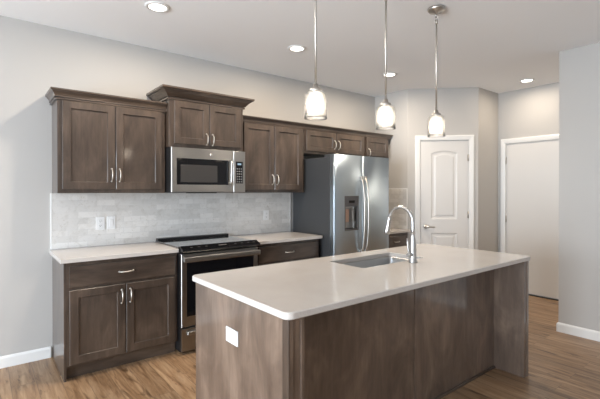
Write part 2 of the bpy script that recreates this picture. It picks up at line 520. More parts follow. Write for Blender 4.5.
def panel_slab(x0, x1, z0, z1, panels, yf, t=0.035):
    """door slab with moulded recessed panels, front facing -y"""
    bm = bmesh.new()
    o4 = [bm.verts.new(p) for p in ((x0, yf, z0), (x1, yf, z0), (x1, yf, z1), (x0, yf, z1))]
    bk = [bm.verts.new((v.co.x, yf + t, v.co.z)) for v in o4]
    edges = [bm.edges.new((o4[k], o4[(k+1) % 4])) for k in range(4)]
    firsts = []
    for pn in panels:
        rings = []
        for ins, dy in ((0, 0), (0.006, 0.005), (0.018, 0.010), (0.040, 0.010), (0.058, 0.003)):
            rings.append([bm.verts.new((x, yf + dy, z)) for x, z in arch_loop(*pn, ins)])
        n = len(rings[0])
        for a, b in zip(rings, rings[1:]):
            for k in range(n): bm.faces.new((a[k], a[(k+1) % n], b[(k+1) % n], b[k]))
        bm.faces.new(rings[-1])
        for k in range(n): edges.append(bm.edges.get((rings[0][k], rings[0][(k+1) % n])))
    bmesh.ops.triangle_fill(bm, use_beauty=True, use_dissolve=False, edges=edges)
    for k in range(4): bm.faces.new((o4[k], bk[k], bk[(k+1) % 4], o4[(k+1) % 4]))
    bm.faces.new(bk)
    bmesh.ops.recalc_face_normals(bm, faces=bm.faces[:])
    return bm

def jamb(x0, x1, zt):
    bm = bmesh.new(); j = 0.004
    bx(bm, x0, x0 + j, 0, T, 0, zt); bx(bm, x1 - j, x1, 0, T, 0, zt); bx(bm, x0 + j, x1 - j, 0, T, zt - j, zt)
    return bm

def hinge(x, z):
    bm = bmesh.new(); tube(bm, [(x, -0.004, z - 0.045), (x, -0.004, z + 0.045)], 0.006, 10)
    bx(bm, x - 0.012, x + 0.002, -0.0015, 0.004, z - 0.044, z + 0.044)
    return bm

def door_root(name, loc, rz):
    o = bpy.data.objects.new(name, None); COL.objects.link(o); o['kind'] = 'structure'
    o.location = loc; o.rotation_euler = (0, 0, rz); ROOT[o.name] = None
    return o
d1 = door_root('door_1', (A_.x, A_.y, 0), DROT)
obj('casing', casing(D0, D1, DZ), TRIM, d1)
obj('jamb', jamb(D0, D1, DZ), TRIM, d1)
sl = obj('door_slab', panel_slab(D0 + 0.006, D1 - 0.006, 0.012, DZ - 0.008,
     [(0.317, 0.660, 1.03, 1.925, 0.034), (0.317, 0.660, 0.24, 0.84, 0.0)], 0.004), DOORP, d1)
for z in (1.86, 1.09, 0.28): obj('hinge', hinge(D1 - 0.006, z), NICKEL, sl)
bm = bmesh.new()
lathe(bm, [(0.030, 0.004), (0.030, -0.004), (0.024, -0.010), (0.010, -0.012), (0.010, -0.045), (0.014, -0.050), (0.012, -0.056), (0.0, -0.058)], (0.245, 0, 0.925), 'y', 20)
hd = obj('door_handle', bm, NICKEL, sl)
bm = bmesh.new(); tube(bm, [(0.243, -0.050, 0.925), (0.275, -0.052, 0.926), (0.315, -0.050, 0.923), (0.350, -0.044, 0.920)], [0.010, 0.009, 0.008, 0.007], 10)
obj('lever', bm, NICKEL, sl)

d2 = door_root('door_2', (XH, B_.y, 0), -PI/2)
obj('casing', casing(H0, H1, HZ), TRIM, d2)
obj('jamb', jamb(H0, H1, HZ), TRIM, d2)
sl = obj('door_slab', box(H0 + 0.006, H1 - 0.006, 0.004, 0.040, 0.020, HZ - 0.008, bev=0.002), DOORP, d2)
for z in (1.84, 1.02, 0.26): obj('hinge', hinge(H0 + 0.006, z), NICKEL, sl)
obj('threshold', box(H0 + 0.006, H1 - 0.006, -0.01, 0.05, 0.0, 0.014), BLACK, d2)

# ------------------------------------------------------------------ cabinets
ZU, ZT = 1.393, 2.150
GB = 'wall cabinets along the back wall'
def crown(path, z0, z1, flare):
    """stepped crown: small bead, cove, cap"""
    bm = bmesh.new(); h = z1 - z0; f = flare
    prof = [(0, z0), (0.016, z0), (0.016, z0 + 0.14*h), (0.008, z0 + 0.15*h), (0.008, z0 + 0.21*h), (0.020, z0 + 0.22*h), (0.24*f + 0.008, z0 + 0.34*h), (0.52*f, z0 + 0.54*h),
            (0.78*f, z0 + 0.72*h), (0.78*f, z0 + 0.77*h), (0.90*f, z0 + 0.78*h), (f, z0 + 0.86*h), (f, z1), (0, z1)]
    sweep(bm, prof, path)
    return bm

def wall_cabinet(x0, x1, z0, z1, yb, doors, label, pulls, bodymat=WOODV, crown_path=None, cz=None, flare=0.048):
    """yb: face-frame front; doors: (x0, x1) list"""
    r = thing('wall_cabinet', ((x0 + x1) / 2, -0.15, z0), label, 'wall cabinet', GB)
    bm = bmesh.new()
    bx(bm, x0, x1, yb, 0, z0, z1, 0.0015, 1)
    obj('carcass', bm, bodymat, r)
    yf = yb - 0.021
    for k, (a, b) in enumerate(doors):
        d = obj('door', shaker(a, b, z0 + 0.032, z1 - 0.018, yf), WOODV, r)
        obj('handle', pull(pulls[k][0], yf, pulls[k][1]), NICKEL, d)
    if crown_path: obj('crown_moulding', crown(crown_path, *cz, flare), WOODH, r)
    return r
YB = -0.305
wall_cabinet(0.008, 0.864, ZU, ZT, YB, [(0.041, 0.432), (0.438, 0.832)],
    'dark stained two-door wall cabinet at the left end, over the two outlets', [(0.403, 1.545), (0.467, 1.545)],
    crown_path=[(0.008, -0.001), (0.008, YB), (0.872, YB)], cz=(2.137, 2.218))
YM = -0.375
wall_cabinet(0.878, 1.648, 1.815, 2.262, YM, [(0.921, 1.264), (1.270, 1.612)],
    'raised deep wall cabinet with tall crown, directly above the microwave', [(1.236, 1.905), (1.298, 1.905)],
    crown_path=[(0.878, -0.001), (0.878, YM), (1.648, YM), (1.648, -0.001)], cz=(2.250, 2.352), flare=0.088)
wall_cabinet(1.656, 2.506, ZU, ZT, YB, [(1.690, 2.078), (2.084, 2.472)],
    'two-door wall cabinet between the microwave and the refrigerator', [(2.049, 1.535), (2.113, 1.535)],
    crown_path=[(1.656, YB), (2.508, YB)], cz=(2.137, 2.200))
wall_cabinet(2.510, 3.552, 1.855, ZT, YB, [(2.536, 3.018), (3.024, 3.530)],
    'short wide two-door wall cabinet directly over the refrigerator', [(2.985, 1.985), (3.057, 1.985)],
    crown_path=[(2.510, YB), (3.552, YB)], cz=(2.137, 2.200))
wall_cabinet(3.556, 4.050, 1.855, ZT, YB, [(3.580, 4.022)],
    'narrow short wall cabinet at the right end of the upper run, beside the pantry wall', [(3.615, 1.925)],
    crown_path=[(3.556, YB), (4.050, YB), (4.050, -0.001)], cz=(2.137, 2.200), flare=0.045)

GBASE = 'base cabinets along the back wall'
YF = -0.594
def base_cabinet(x0, x1, z1, label, doors, drawers, endl=False):
    r = thing('base_cabinet', ((x0 + x1) / 2, -0.3, 0), label, 'base cabinet', GBASE)
    bm = bmesh.new(); bx(bm, x0 + 0.018, x1, YF, -0.002, 0.105, z1, 0.0015, 1)
    obj('carcass', bm, WOODV, r)
    bm = bmesh.new(); bx(bm, x0, x0 + 0.018, YF - 0.001, -0.002, 0, z1, 0.0015, 1)
    obj('end_panel', bm, WOODV, r)
    obj('toe_kick', box(x0 + 0.018, x1, YF + 0.05, YF + 0.065, 0, 0.105), WOODH, r)
    yf = YF - 0.021
    for (a, b, z0, zt) in drawers:
        d = obj('drawer', box(a, b, yf, yf + 0.02, z0, zt, bev=0.003), WOODH, r)
        obj('handle', pull((a + b) / 2, yf, (z0 + zt) / 2, True), NICKEL, d)
    for (a, b, px) in doors:
        d = obj('door', shaker(a, b, 0.118, 0.672, yf), WOODV, r)
        obj('handle', pull(px, yf, 0.575), NICKEL, d)
    return r
ZC = 0.882
base_cabinet(0.008, 0.866, ZC, 'base cabinet with one drawer over two doors, left of the range', [(0.044, 0.436, 0.406), (0.442, 0.840, 0.472)], [(0.044, 0.840, 0.694, 0.850)])
base_cabinet(1.652, 2.494, ZC, 'base cabinet with a wide drawer between the range and the refrigerator', [(1.685, 2.066, 2.036), (2.072, 2.460, 2.102)], [(1.685, 2.460, 0.694, 0.850)])
base_cabinet(3.580, 4.104, ZC - 0.03, 'small base cabinet with a drawer in the corner right of the refrigerator', [(3.615, 4.070, 3.65)], [(3.615, 4.070, 0.66, 0.815)])

def counter(x0, x1, y0, y1, z0, z1, label):
    return single('countertop', box(x0, x1, y0, y1, z0, z1, bev=0.003), QUARTZ, label, 'countertop', 'quartz countertops')
counter(-0.018, 0.864, -0.637, -0.001, ZC, 0.914, 'white quartz countertop on the base cabinet left of the range')
counter(1.650, 2.512, -0.637, -0.001, ZC, 0.914, 'white quartz countertop between the range and the refrigerator')
counter(3.575, 4.108, -0.637, -0.001, ZC - 0.03, 0.884, 'white quartz countertop piece in the corner beyond the refrigerator')

# backsplashes
sb = single('backsplash', box(0.006, 2.525, -0.0105, -0.0005, 0.9145, ZU - 0.001), TILEX, 'white marble brick tile backsplash behind the range, with outlets in it', 'backsplash', 'tile backsplashes')
obj('edge_trim', box(-0.006, 0.006, -0.012, -0.0005, 0.9145, ZU - 0.001, bev=0.002), TRIM, sb)
obj('edge_trim', box(2.525, 2.537, -0.012, -0.0005, 0.9145, ZU - 0.001, bev=0.002), TRIM, sb)
bm = bmesh.new(); bx(bm, 4.098, 4.110, -0.58, -0.012, 0.885, 1.438)
sp = single('backsplash', bm, TILEY, 'narrow tile backsplash on the side wall right of the refrigerator', 'backsplash', 'tile backsplashes')
obj('edge_trim', box(4.096, 4.110, -0.592, -0.58, 0.885, 1.45), TRIM, sp)
obj('top_trim', box(4.096, 4.110, -0.58, -0.012, 1.438, 1.45), TRIM, sp)

# ------------------------------------------------------------------ cover plates
def plate(loc, label, cat, rz, kind, group=None, w=0.072, h=0.116, flat=False):
    r = thing('outlet' if kind == 'outlet' else 'wall_switch', loc, label, cat, group, rz)
    obj('cover_plate', box(-w/2, w/2, -0.006, 0, -h/2, h/2, bev=0.002), PLATE, r)
    if kind == 'outlet':
        for s in (-1, 1):
            bm = bmesh.new(); bx(bm, -0.017, 0.017, -0.0085, -0.005, s*0.020 - 0.014, s*0.020 + 0.014, 0.002, 2)
            f = obj('socket', bm, PLATE, r)
            bm = bmesh.new()
            for dx in (-0.006, 0.006): bx(bm, dx - 0.0012, dx + 0.0012, -0.0092, -0.0080, s*0.020 - 0.003, s*0.020 + 0.006)
            lathe(bm, [(0.0026, -0.0080), (0.0026, -0.0092)], (0, 0, s*0.020 - 0.008), 'y', 10)
            obj('slot', bm, SLOT, f)
            if flat:
                rot = Matrix.Rotation(PI/2, 4, 'Y')
                f.data.transform(rot); f.children[0].data.transform(rot)
    else:
        bm = bmesh.new(); bx(bm, -0.017, 0.017, -0.010, -0.005, -0.033, 0.033, 0.003, 2)
        obj('rocker', bm, PLATE, r)
    return r
plate((0.380, -0.010, 1.118), 'white duplex outlet on the backsplash, left of the switch', 'outlet', 0, 'outlet')
plate((0.472, -0.010, 1.120), 'white rocker switch plate on the backsplash, right of the outlet', 'wall switch', 0, 'switch')
plate((2.175, -0.010, 1.125), 'white duplex outlet on the backsplash near the refrigerator', 'outlet', 0, 'outlet')

# ------------------------------------------------------------------ microwave
MX0, MX1, MY, MZ0, MZ1 = 0.876, 1.640, -0.435, 1.396, 1.812
m = thing('microwave', ((MX0 + MX1) / 2, -0.2, MZ0), 'stainless over-the-range microwave with black window and keypad', 'microwave')
obj('body', box(MX0, MX1, MY + 0.03, -0.012, MZ0, MZ1, bev=0.003), BLACK, m)
xs = 1.505                                             # door / keypad split
def framed(x0, x1, z0, z1, wx0, wx1, wz0, wz1, yf, t, m_, parent, name, rec=0.002):
    """flat front with a rectangular opening"""
    bm = bmesh.new()
    o = [(x0, z0), (x1, z0), (x1, z1), (x0, z1)]; i = [(wx0, wz0), (wx1, wz0), (wx1, wz1), (wx0, wz1)]
    e = 0.003
    oi = [(x0 + e, z0 + e), (x1 - e, z0 + e), (x1 - e, z1 - e), (x0 + e, z1 - e)]
    L = [[bm.verts.new((x, y, z)) for x, z in pts] for pts, y in ((o, yf + t), (o, yf + e), (oi, yf), (i, yf), (i, yf + t))]
    for a, b in zip(L, L[1:]):
        for k in range(4): bm.faces.new((a[k], a[(k+1) % 4], b[(k+1) % 4], b[k]))
    for k in range(4): bm.faces.new((L[0][k], L[0][(k+1) % 4], L[-1][(k+1) % 4], L[-1][k]))
    bmesh.ops.recalc_face_normals(bm, faces=bm.faces[:])
    return obj(name, bm, m_, parent)
d = framed(MX0, xs, MZ0 + 0.004, MZ1 - 0.002, 0.925, 1.452, 1.470, 1.712, MY, 0.03, STEEL, m, 'door')
obj('door_glass', box(0.925, 1.452, MY + 0.002, MY + 0.02, 1.470, 1.712), BGLASS, d)
obj('window', box(0.962, 1.330, MY + 0.0005, MY + 0.004, 1.492, 1.655), MWGLASS, d)
bm = bmesh.new()
tube(bm, [(1.466, MY + 0.001, 1.476), (1.466, MY - 0.030, 1.482), (1.466, MY - 0.036, 1.52), (1.466, MY - 0.038, 1.59), (1.466, MY - 0.036, 1.665), (1.466, MY - 0.030, 1.702), (1.466, MY + 0.001, 1.708)], 0.011, 12)
obj('handle', bm, CHROME, d)
bm = bmesh.new(); lathe(bm, [(0.014, 0.0), (0.014, -0.002), (0.011, -0.003), (0, -0.003)], (1.270, MY, 1.755), 'y', 24)
obj('round_badge', bm, CHROME, d)
k_ = framed(xs + 0.002, MX1, MZ0 + 0.004, MZ1 - 0.002, 1.532, 1.612, 1.486, 1.706, MY, 0.03, STEEL, m, 'control_panel')
obj('keypad_glass', box(1.532, 1.612, MY + 0.001, MY + 0.02, 1.486, 1.706), BGLASS, k_)
obj('clock_display', box(1.552, 1.594, MY + 0.0003, MY + 0.003, 1.672, 1.690), CLOCK, k_)
for r_ in range(6):
    for c_ in range(3):
        obj('button', box(1.543 + 0.024*c_, 1.553 + 0.024*c_, MY, MY + 0.003, 1.500 + 0.026*r_, 1.507 + 0.026*r_), MARK, k_)
obj('vent_grille', box(1.06, 1.34, -0.40, -0.32, MZ0 - 0.006, MZ0 + 0.002), BLACK, m)

# ------------------------------------------------------------------ range
RX0, RX1, RY = 0.870, 1.642, -0.672
r = thing('range', ((RX0 + RX1) / 2, -0.33, 0), 'stainless slide-in electric range with black glass cooktop', 'range')
obj('body', box(RX0 + 0.004, RX1 - 0.004, RY + 0.04, -0.03, 0.02, 0.905), BLACK, r)
ct = obj('cooktop', box(RX0, RX1, -0.640, -0.02, 0.905, 0.926, bev=0.003), COOKTOP, r)
for x, y, q in ((1.06, -0.20, 0.075), (1.06, -0.46, 0.105), (1.45, -0.20, 0.085), (1.45, -0.46, 0.085)):
    bm = bmesh.new(); ra = []
    for rr, hh in ((q, 0.9261), (q, 0.9264), (q - 0.003, 0.9264), (q - 0.003, 0.9261)):
        ra.append([bm.verts.new((x + rr * math.cos(2*PI*k/40), y + rr * math.sin(2*PI*k/40), hh)) for k in range(40)])
    for a, b in zip(ra, ra[1:] + ra[:1]):
        for k in range(40): bm.faces.new((a[k], a[(k+1) % 40], b[(k+1) % 40], b[k]))
    bmesh.ops.recalc_face_normals(bm, faces=bm.faces[:])
    obj('burner_ring', bm, DGREY, ct)
obj('rear_vent_trim', box(RX0 + 0.004, RX1 - 0.004, -0.085, -0.025, 0.926, 0.948, bev=0.004), BLACK, ct)
# control fascia: a sloped black-glass strip along the front with a steel nose
bm = bmesh.new()
prof = [(-0.610, 0.930), (-0.640, 0.934), (-0.715, 0.905), (-0.718, 0.895), (-0.710, 0.885), (-0.610, 0.885)]
a = [bm.verts.new((RX0, y, z)) for y, z in prof]; b = [bm.verts.new((RX1, y, z)) for y, z in prof]
for k in range(6): bm.faces.new((a[k], a[(k+1) % 6], b[(k+1) % 6], b[k]))
bm.faces.new(a); bm.faces.new(list(reversed(b)))
bmesh.ops.recalc_face_normals(bm, faces=bm.faces[:])
cp = obj('control_panel', bm, BGLASS, r)
def on_slope(x0, x1, t0, t1):
    """thin mark lying on the sloped strip; t runs from its back edge to its front edge"""
    bm = bmesh.new(); n = Vector((0, -0.029, 0.075)).normalized() * 0.0006
    P = lambda x, t: Vector((x, -0.640 - 0.075*t, 0.934 - 0.029*t))
    vs = [bm.verts.new(P(x, t) + n) for x, t in ((x0, t0), (x1, t0), (x1, t1), (x0, t1))]
    lo = [bm.verts.new(v.co - n * 1.5) for v in vs]
    bm.faces.new(vs); bm.faces.new(list(reversed(lo)))
    for k in range(4): bm.faces.new((vs[k], lo[k], lo[(k+1) % 4], vs[(k+1) % 4]))
    bmesh.ops.recalc_face_normals(bm, faces=bm.faces[:])
    return bm
obj('clock_display', on_slope(1.22, 1.30, 0.36, 0.56), DGREY, cp)
for c_ in (0.95, 1.02, 1.09, 1.38, 1.45, 1.52, 1.58):
    obj('touch_key', on_slope(c_, c_ + 0.022, 0.43, 0.49), DGREY, cp)
d = framed(RX0 + 0.002, RX1 - 0.002, 0.238, 0.868, RX0 + 0.050, RX1 - 0.050, 0.325, 0.800, RY, 0.04, STEEL, r, 'oven_door')
obj('window', box(RX0 + 0.050, RX1 - 0.050, RY + 0.002, RY + 0.03, 0.325, 0.800), BGLASS, d)
bm = bmesh.new()
bx(bm, RX0 + 0.004, RX1 - 0.004, RY - 0.058, RY - 0.030, 0.800, 0.848, 0.012, 4)
for x in (RX0 + 0.018, RX1 - 0.050): bx(bm, x, x + 0.032, RY - 0.040, RY + 0.002, 0.806, 0.842, 0.004, 2)
obj('handle', bm, STEEL, d)
d = obj('storage_drawer', box(RX0 + 0.002, RX1 - 0.002, RY, RY + 0.04, 0.030, 0.222, bev=0.003), STEEL, r)
bm = bmesh.new(); bx(bm, RX0 + 0.05, RX1 - 0.05, RY - 0.022, RY + 0.001, 0.168, 0.198, 0.008, 3)
obj('handle', bm, STEEL, d)
for x in (RX0 + 0.05, RX1 - 0.05):
    for y in (-0.60, -0.08):
        bm = bmesh.new(); tube(bm, [(x, y, 0), (x, y, 0.022)], 0.016, 12); obj('foot', bm, BLACK, r)

# ------------------------------------------------------------------ refrigerator
FX0, FX1, FYB, FYF, FZ = 2.545, 3.470, -0.715, -0.790, 1.815
f = thing('refrigerator', ((FX0 + FX1) / 2, -0.4, 0), 'side-by-side stainless refrigerator with dark sides and a water dispenser', 'refrigerator')
obj('case', box(FX0, FX1, FYB, -0.05, 0.02, 1.790, bev=0.004), FSIDE, f)
XM = 2.992
def fridge_door(x0, x1, name, hole=None):
    """slightly bowed front, rounded edges; hole = recess for the dispenser"""
    bm = bmesh.new(); n = 10; rows = []
    z0, z1 = 0.075, FZ
    def yf(x):
        s = (x - x0) / (x1 - x0); e = min(s, 1 - s) * (x1 - x0)
        y = FYF - 0.006 * (1 - (2*s - 1)**2)
        if e < 0.012: y += 0.012 - math.sqrt(max(0, 0.012**2 - (0.012 - e)**2))
        return y
    X = [x0, x0 + 0.002, x0 + 0.006, x0 + 0.012] + [x0 + 0.012 + (x1 - x0 - 0.024) * k / n for k in range(1, n)] + [x1 - 0.012, x1 - 0.006, x1 - 0.002, x1]
    Z = [z0, z1]
    if hole:
        X = sorted(set(X + [hole[0], hole[1]])); Z = [z0, hole[2], hole[3], z1]
    V = {(i, j): bm.verts.new((x, yf(x), z)) for i, x in enumerate(X) for j, z in enumerate(Z)}
    for i in range(len(X) - 1):
        for j in range(len(Z) - 1):
            if hole and X[i] >= hole[0] - 1e-6 and X[i+1] <= hole[1] + 1e-6 and j == 1: continue
            fc = bm.faces.new((V[i, j], V[i+1, j], V[i+1, j+1], V[i, j+1])); fc.smooth = True
    yb = FYB - 0.006
    top = len(Z) - 1
    B0 = [bm.verts.new((x, yb, z0)) for x in X]; B1 = [bm.verts.new((x, yb, z1)) for x in X]
    for i in range(len(X) - 1):
        bm.faces.new((V[i, top], V[i+1, top], B1[i+1], B1[i])); bm.faces.new((V[i+1, 0], V[i, 0], B0[i], B0[i+1]))
    bm.faces.new([V[0, j] for j in range(top + 1)] + [B1[0], B0[0]])
    bm.faces.new([V[len(X)-1, j] for j in range(top, -1, -1)] + [B0[-1], B1[-1]])
    bm.faces.new(B0 + list(reversed(B1)))
    bmesh.ops.recalc_face_normals(bm, faces=bm.faces[:])
    return obj(name, bm, STEELF, f)
HO = (2.698, 2.925, 0.965, 1.355)
d = fridge_door(FX0, XM - 0.002, 'freezer_door', HO)
dsp = framed(HO[0], HO[1], HO[2], HO[3], HO[0] + 0.012, HO[1] - 0.012, HO[2] + 0.018, 1.236, FYF - 0.008, 0.05, DGREY, d, 'dispenser')
bm = bmesh.new()     # recess lining, open toward the room
x0, x1, z0, z1 = HO[0] + 0.012, HO[1] - 0.012, HO[2] + 0.018, 1.236
fr = [bm.verts.new((x, FYF + 0.02, z)) for x, z in ((x0, z0), (x1, z0), (x1, z1), (x0, z1))]
bk = [bm.verts.new((x, FYF + 0.068, z)) for x, z in ((x0 + 0.01, z0 + 0.005), (x1 - 0.01, z0 + 0.005), (x1 - 0.01, z1), (x0 + 0.01, z1))]
for k in range(4): bm.faces.new((fr[k], fr[(k+1) % 4], bk[(k+1) % 4], bk[k]))
bm.faces.new(bk)
obj('dispenser_recess', bm, STEEL, d)
bm = bmesh.new(); bx(bm, 2.745, 2.800, FYF + 0.025, FYF + 0.04, 1.06, 1.205, 0.006, 2); obj('paddle', bm, simple('copper_paddle', (0.62, 0.42, 0.32), 0.35, 0.6), d)
bm = bmesh.new(); bx(bm, 2.84, 2.885, FYF + 0.025, FYF + 0.04, 1.06, 1.205, 0.006, 2); obj('paddle', bm, STEEL, d)
bm = bmesh.new(); bx(bm, 2.765, 2.855, FYF - 0.010, FYF - 0.006, 1.275, 1.305, 0.0015, 1); obj('dispenser_display', bm, BGLASS, d)
obj('drip_tray', box(HO[0] + 0.014, HO[1] - 0.014, FYF - 0.004, FYF + 0.06, HO[2] + 0.010, HO[2] + 0.022), BLACK, d)
d2_ = fridge_door(XM + 0.002, FX1, 'fridge_door')
def bow(x, z0, z1, out):
    bm = bmesh.new(); pts = []; rad = []
    n = 18
    for k in range(n + 1):
        s = k / n; q = 1 - (2*s - 1)**2
        pts.append((x, FYF - 0.004 - 0.012 - out * q**0.55, z0 + (z1 - z0) * s)); rad.append(0.0095)
    tube(bm, pts, rad, 14)
    for z in (z0 + 0.006, z1 - 0.006): bx(bm, x - 0.014, x + 0.014, FYF - 0.030, FYF + 0.004, z - 0.022, z + 0.022, 0.005, 2)
    return bm
obj('handle', bow(XM - 0.034, 0.70, 1.565, 0.052), NICKEL, d)
obj('handle', bow(XM + 0.034, 0.70, 1.565, 0.052), NICKEL, d2_)
for x in (FX0 + 0.05, FX1 - 0.05): obj('hinge_cover', box(x - 0.035, x + 0.035, FYB - 0.03, FYB + 0.10, 1.788, 1.822, bev=0.006), FSIDE, f)
obj('base_grille', box(FX0 + 0.01, FX1 - 0.01, FYB - 0.02, FYB + 0.02, 0.005, 0.072), BLACK, f)

# ------------------------------------------------------------------ island
IX0, IX1, IY0, IY1 = 0.498, 2.822, -2.696, -1.733
isl = thing('kitchen_island', ((IX0 + IX1) / 2, -2.2, 0), 'dark stained wooden kitchen island with a recessed seating side', 'kitchen island')
EX0, EX1 = 0.520, 0.596
RY_ = -2.445            # recessed back panel plane
bm = bmesh.new()        # cabinet box (open where the sink hangs)
SX0, SX1, SY0, SY1 = 1.455, 2.125, -2.225, -1.895
bx(bm, EX1, SX0 - 0.04, RY_ + 0.018, -1.785, 0.10, ZC)
bx(bm, SX1 + 0.04, 2.740, RY_ + 0.018, -1.785, 0.10, ZC)
bx(bm, SX0 - 0.04, SX1 + 0.04, RY_ + 0.018, -1.785, 0.10, 0.62)
bx(bm, SX0 - 0.04, SX1 + 0.04, -1.805, -1.785, 0.62, ZC)
bx(bm, EX1, 2.74, RY_ + 0.05, -1.86, 0.0, 0.10)
obj('carcass', bm, WOODI, isl)
obj('end_panel', box(EX0, EX0 + 0.020, -2.682, -1.762, 0, ZC, bev=0.0015), WOODI, isl)
obj('end_panel', box(2.776, 2.797, -2.682, -1.762, 0, ZC, bev=0.0015), WOODI, isl)
obj('leg_filler', box(EX0 + 0.0205, EX1 - 0.016, -2.676, RY_, 0, ZC, bev=0.001), WOODI, isl)
obj('leg_filler', box(2.742, 2.7755, -2.676, RY_, 0, ZC, bev=0.001), WOODI, isl)
obj('corner_moulding', box(EX1 - 0.0155, EX1 + 0.002, -2.684, -2.664, 0, ZC, bev=0.003), WOODI, isl)
obj('corner_post', box(EX0 - 0.006, EX0 - 0.0002, -2.683, -2.640, 0, ZC, bev=0.002), WOODV, isl)
obj('inner_panel', box(EX1 - 0.0158, EX1 + 0.0015, -2.663, RY_, 0, ZC), WOODI, isl)
obj('inner_panel', box(2.735, 2.7415, -2.676, RY_, 0, ZC), WOODI, isl)
for a, b in ((EX1, 1.696), (1.704, 2.735)): obj('back_panel', box(a, b, RY_, RY_ + 0.017, 0, ZC), WOODI, isl)
obj('seam_batten', box(1.690, 1.710, RY_ - 0.005, RY_ - 0.0002, 0.0, ZC, bev=0.002), WOODI, isl)
obj('shoe_moulding', box(EX1 + 0.003, 2.734, RY_ - 0.014, RY_ - 0.0002, 0, 0.02, bev=0.004), WOODH, isl)
for k in range(3):
    a = 0.62 + 0.70 * k
    d = obj('door', box(a + 0.01, a + 0.69, -1.785, -1.765, 0.12, 0.86, bev=0.002), WOODV, isl)
    bm = pull(0, 0, 0); bmesh.ops.rotate(bm, verts=bm.verts, cent=(0, 0, 0), matrix=Matrix.Rotation(PI, 3, 'Z'))
    bmesh.ops.translate(bm, verts=bm.verts, vec=(a + 0.62, -1.765, 0.72)); obj('handle', bm, NICKEL, d)

# countertop with rounded corners and a sink cut-out
def rounded(x0, x1, y0, y1, r, n=6):
    pts = []
    for cx, cy, a0 in ((x1 - r, y0 + r, -PI/2), (x1 - r, y1 - r, 0), (x0 + r, y1 - r, PI/2), (x0 + r, y0 + r, PI)):
        for k in range(n + 1):
            a = a0 + PI/2 * k / n; pts.append((cx + r * math.cos(a), cy + r * math.sin(a)))
    return pts
def slab_with_hole(outer, hole, z0, z1, e=0.004):
    bm = bmesh.new()
    cx = sum(p[0] for p in outer) / len(outer); cy = sum(p[1] for p in outer) / len(outer)
    def ring(pts, z, ins=0.0, sgn=1):
        n = len(pts); out = []
        for i, p in enumerate(pts):
            a, b = Vector(pts[i-1]), Vector(pts[(i+1) % n]); t = (b - a).normalized(); nn = Vector((-t.y, t.x))
            out.append(bm.verts.new((p[0] + nn.x * ins, p[1] + nn.y * ins, z)))
        return out
    oR = [ring(outer, z0, e), ring(outer, z0 + e), ring(outer, z1 - e), ring(outer, z1, e)]
    hR = [ring(hole, z0), ring(hole, z1 - 0.002), ring(hole, z1, -0.002)]
    for R in (oR, hR):
        n = len(R[0])
        for a, b in zip(R, R[1:]):
            for k in range(n):
                fc = bm.faces.new((a[k], a[(k+1) % n], b[(k+1) % n], b[k]))
    for i in (0, -1):
        es = []
        for R in (oR, hR):
            q = R[i]; n = len(q)
            es += [bm.edges.get((q[k], q[(k+1) % n])) for k in range(n)]
        bmesh.ops.triangle_fill(bm, use_beauty=True, use_dissolve=False, edges=es)
    bmesh.ops.recalc_face_normals(bm, faces=bm.faces[:])
    return bm
single('island_countertop', slab_with_hole(rounded(IX0, IX1, IY0, IY1, 0.040), rounded(SX0, SX1, SY0, SY1, 0.02), ZC + 0.001, 0.914), QUARTZ,
       'long white quartz countertop on the island, cut out for the sink', 'countertop', 'quartz countertops')

# sink: flanged basin hung under the counter
sk = thing('sink', ((SX0 + SX1) / 2, (SY0 + SY1) / 2, 0.66), 'stainless undermount sink basin set into the island countertop', 'sink')
bm = bmesh.new(); g = 0.004
R = []
for (gx, z) in ((0.022, ZC - 0.0005), (-g, ZC - 0.0005), (-g - 0.004, ZC - 0.008), (-0.012, 0.70), (-0.024, 0.674), (-0.045, 0.668)):
    R.append([bm.verts.new((x, y, z)) for x, y in rounded(SX0 - gx, SX1 + gx, SY0 - gx, SY1 + gx, max(0.012, 0.026 + gx * 0.3))])
n = len(R[0])
for a, b in zip(R, R[1:]):
    for k in range(n): bm.faces.new((a[k], a[(k+1) % n], b[(k+1) % n], b[k])).smooth = True
bm.faces.new(R[-1])
bmesh.ops.recalc_face_normals(bm, faces=bm.faces[:])
for fc in bm.faces: fc.normal_flip()
obj('basin', bm, STEELS, sk)
bm = bmesh.new(); lathe(bm, [(0.045, 0.6685), (0.043, 0.672), (0.034, 0.671), (0.030, 0.6690), (0, 0.6690)], ((SX0 + SX1) / 2, -2.06, 0), 'z', 28)
obj('drain', bm, CHROME, sk)

# faucet
FXc, FYc = 1.885, -2.292
fa = thing('faucet', (FXc, FYc, 0.914), 'chrome gooseneck pull-down faucet beside the sink on the island', 'faucet')
bm = bmesh.new()
lathe(bm, [(0.030, 0.9145), (0.030, 0.920), (0.026, 0.926), (0.0245, 0.96), (0.0235, 1.02), (0.020, 1.06), (0.0145, 1.10), (0.0135, 1.115)], (FXc, FYc, 0), 'z', 24)
obj('body', bm, CHROME, fa)
bm = bmesh.new(); pts = [(FXc, FYc, 1.10), (FXc, FYc, 1.14)]; Ra = 0.104
for k in range(17):
    a = PI - (PI * 0.93) * k / 16
    pts.append((FXc, FYc + Ra + Ra * math.cos(a), 1.188 + Ra * 1.02 * math.sin(a)))
tube(bm, pts, 0.0128, 16)
obj('gooseneck', bm, CHROME, fa)
e = Vector(pts[-1]); dr = (e - Vector(pts[-2])).normalized()
dr = Vector((0, 0.22, -1)).normalized()
bm = bmesh.new(); tube(bm, [e - dr * 0.012, e + dr * 0.01, e + dr * 0.05, e + dr * 0.095, e + dr * 0.118, e + dr * 0.124], [0.0140, 0.0150, 0.0165, 0.0215, 0.0225, 0.018], 18)
obj('spray_head', bm, CHROME, fa)
bm = bmesh.new()
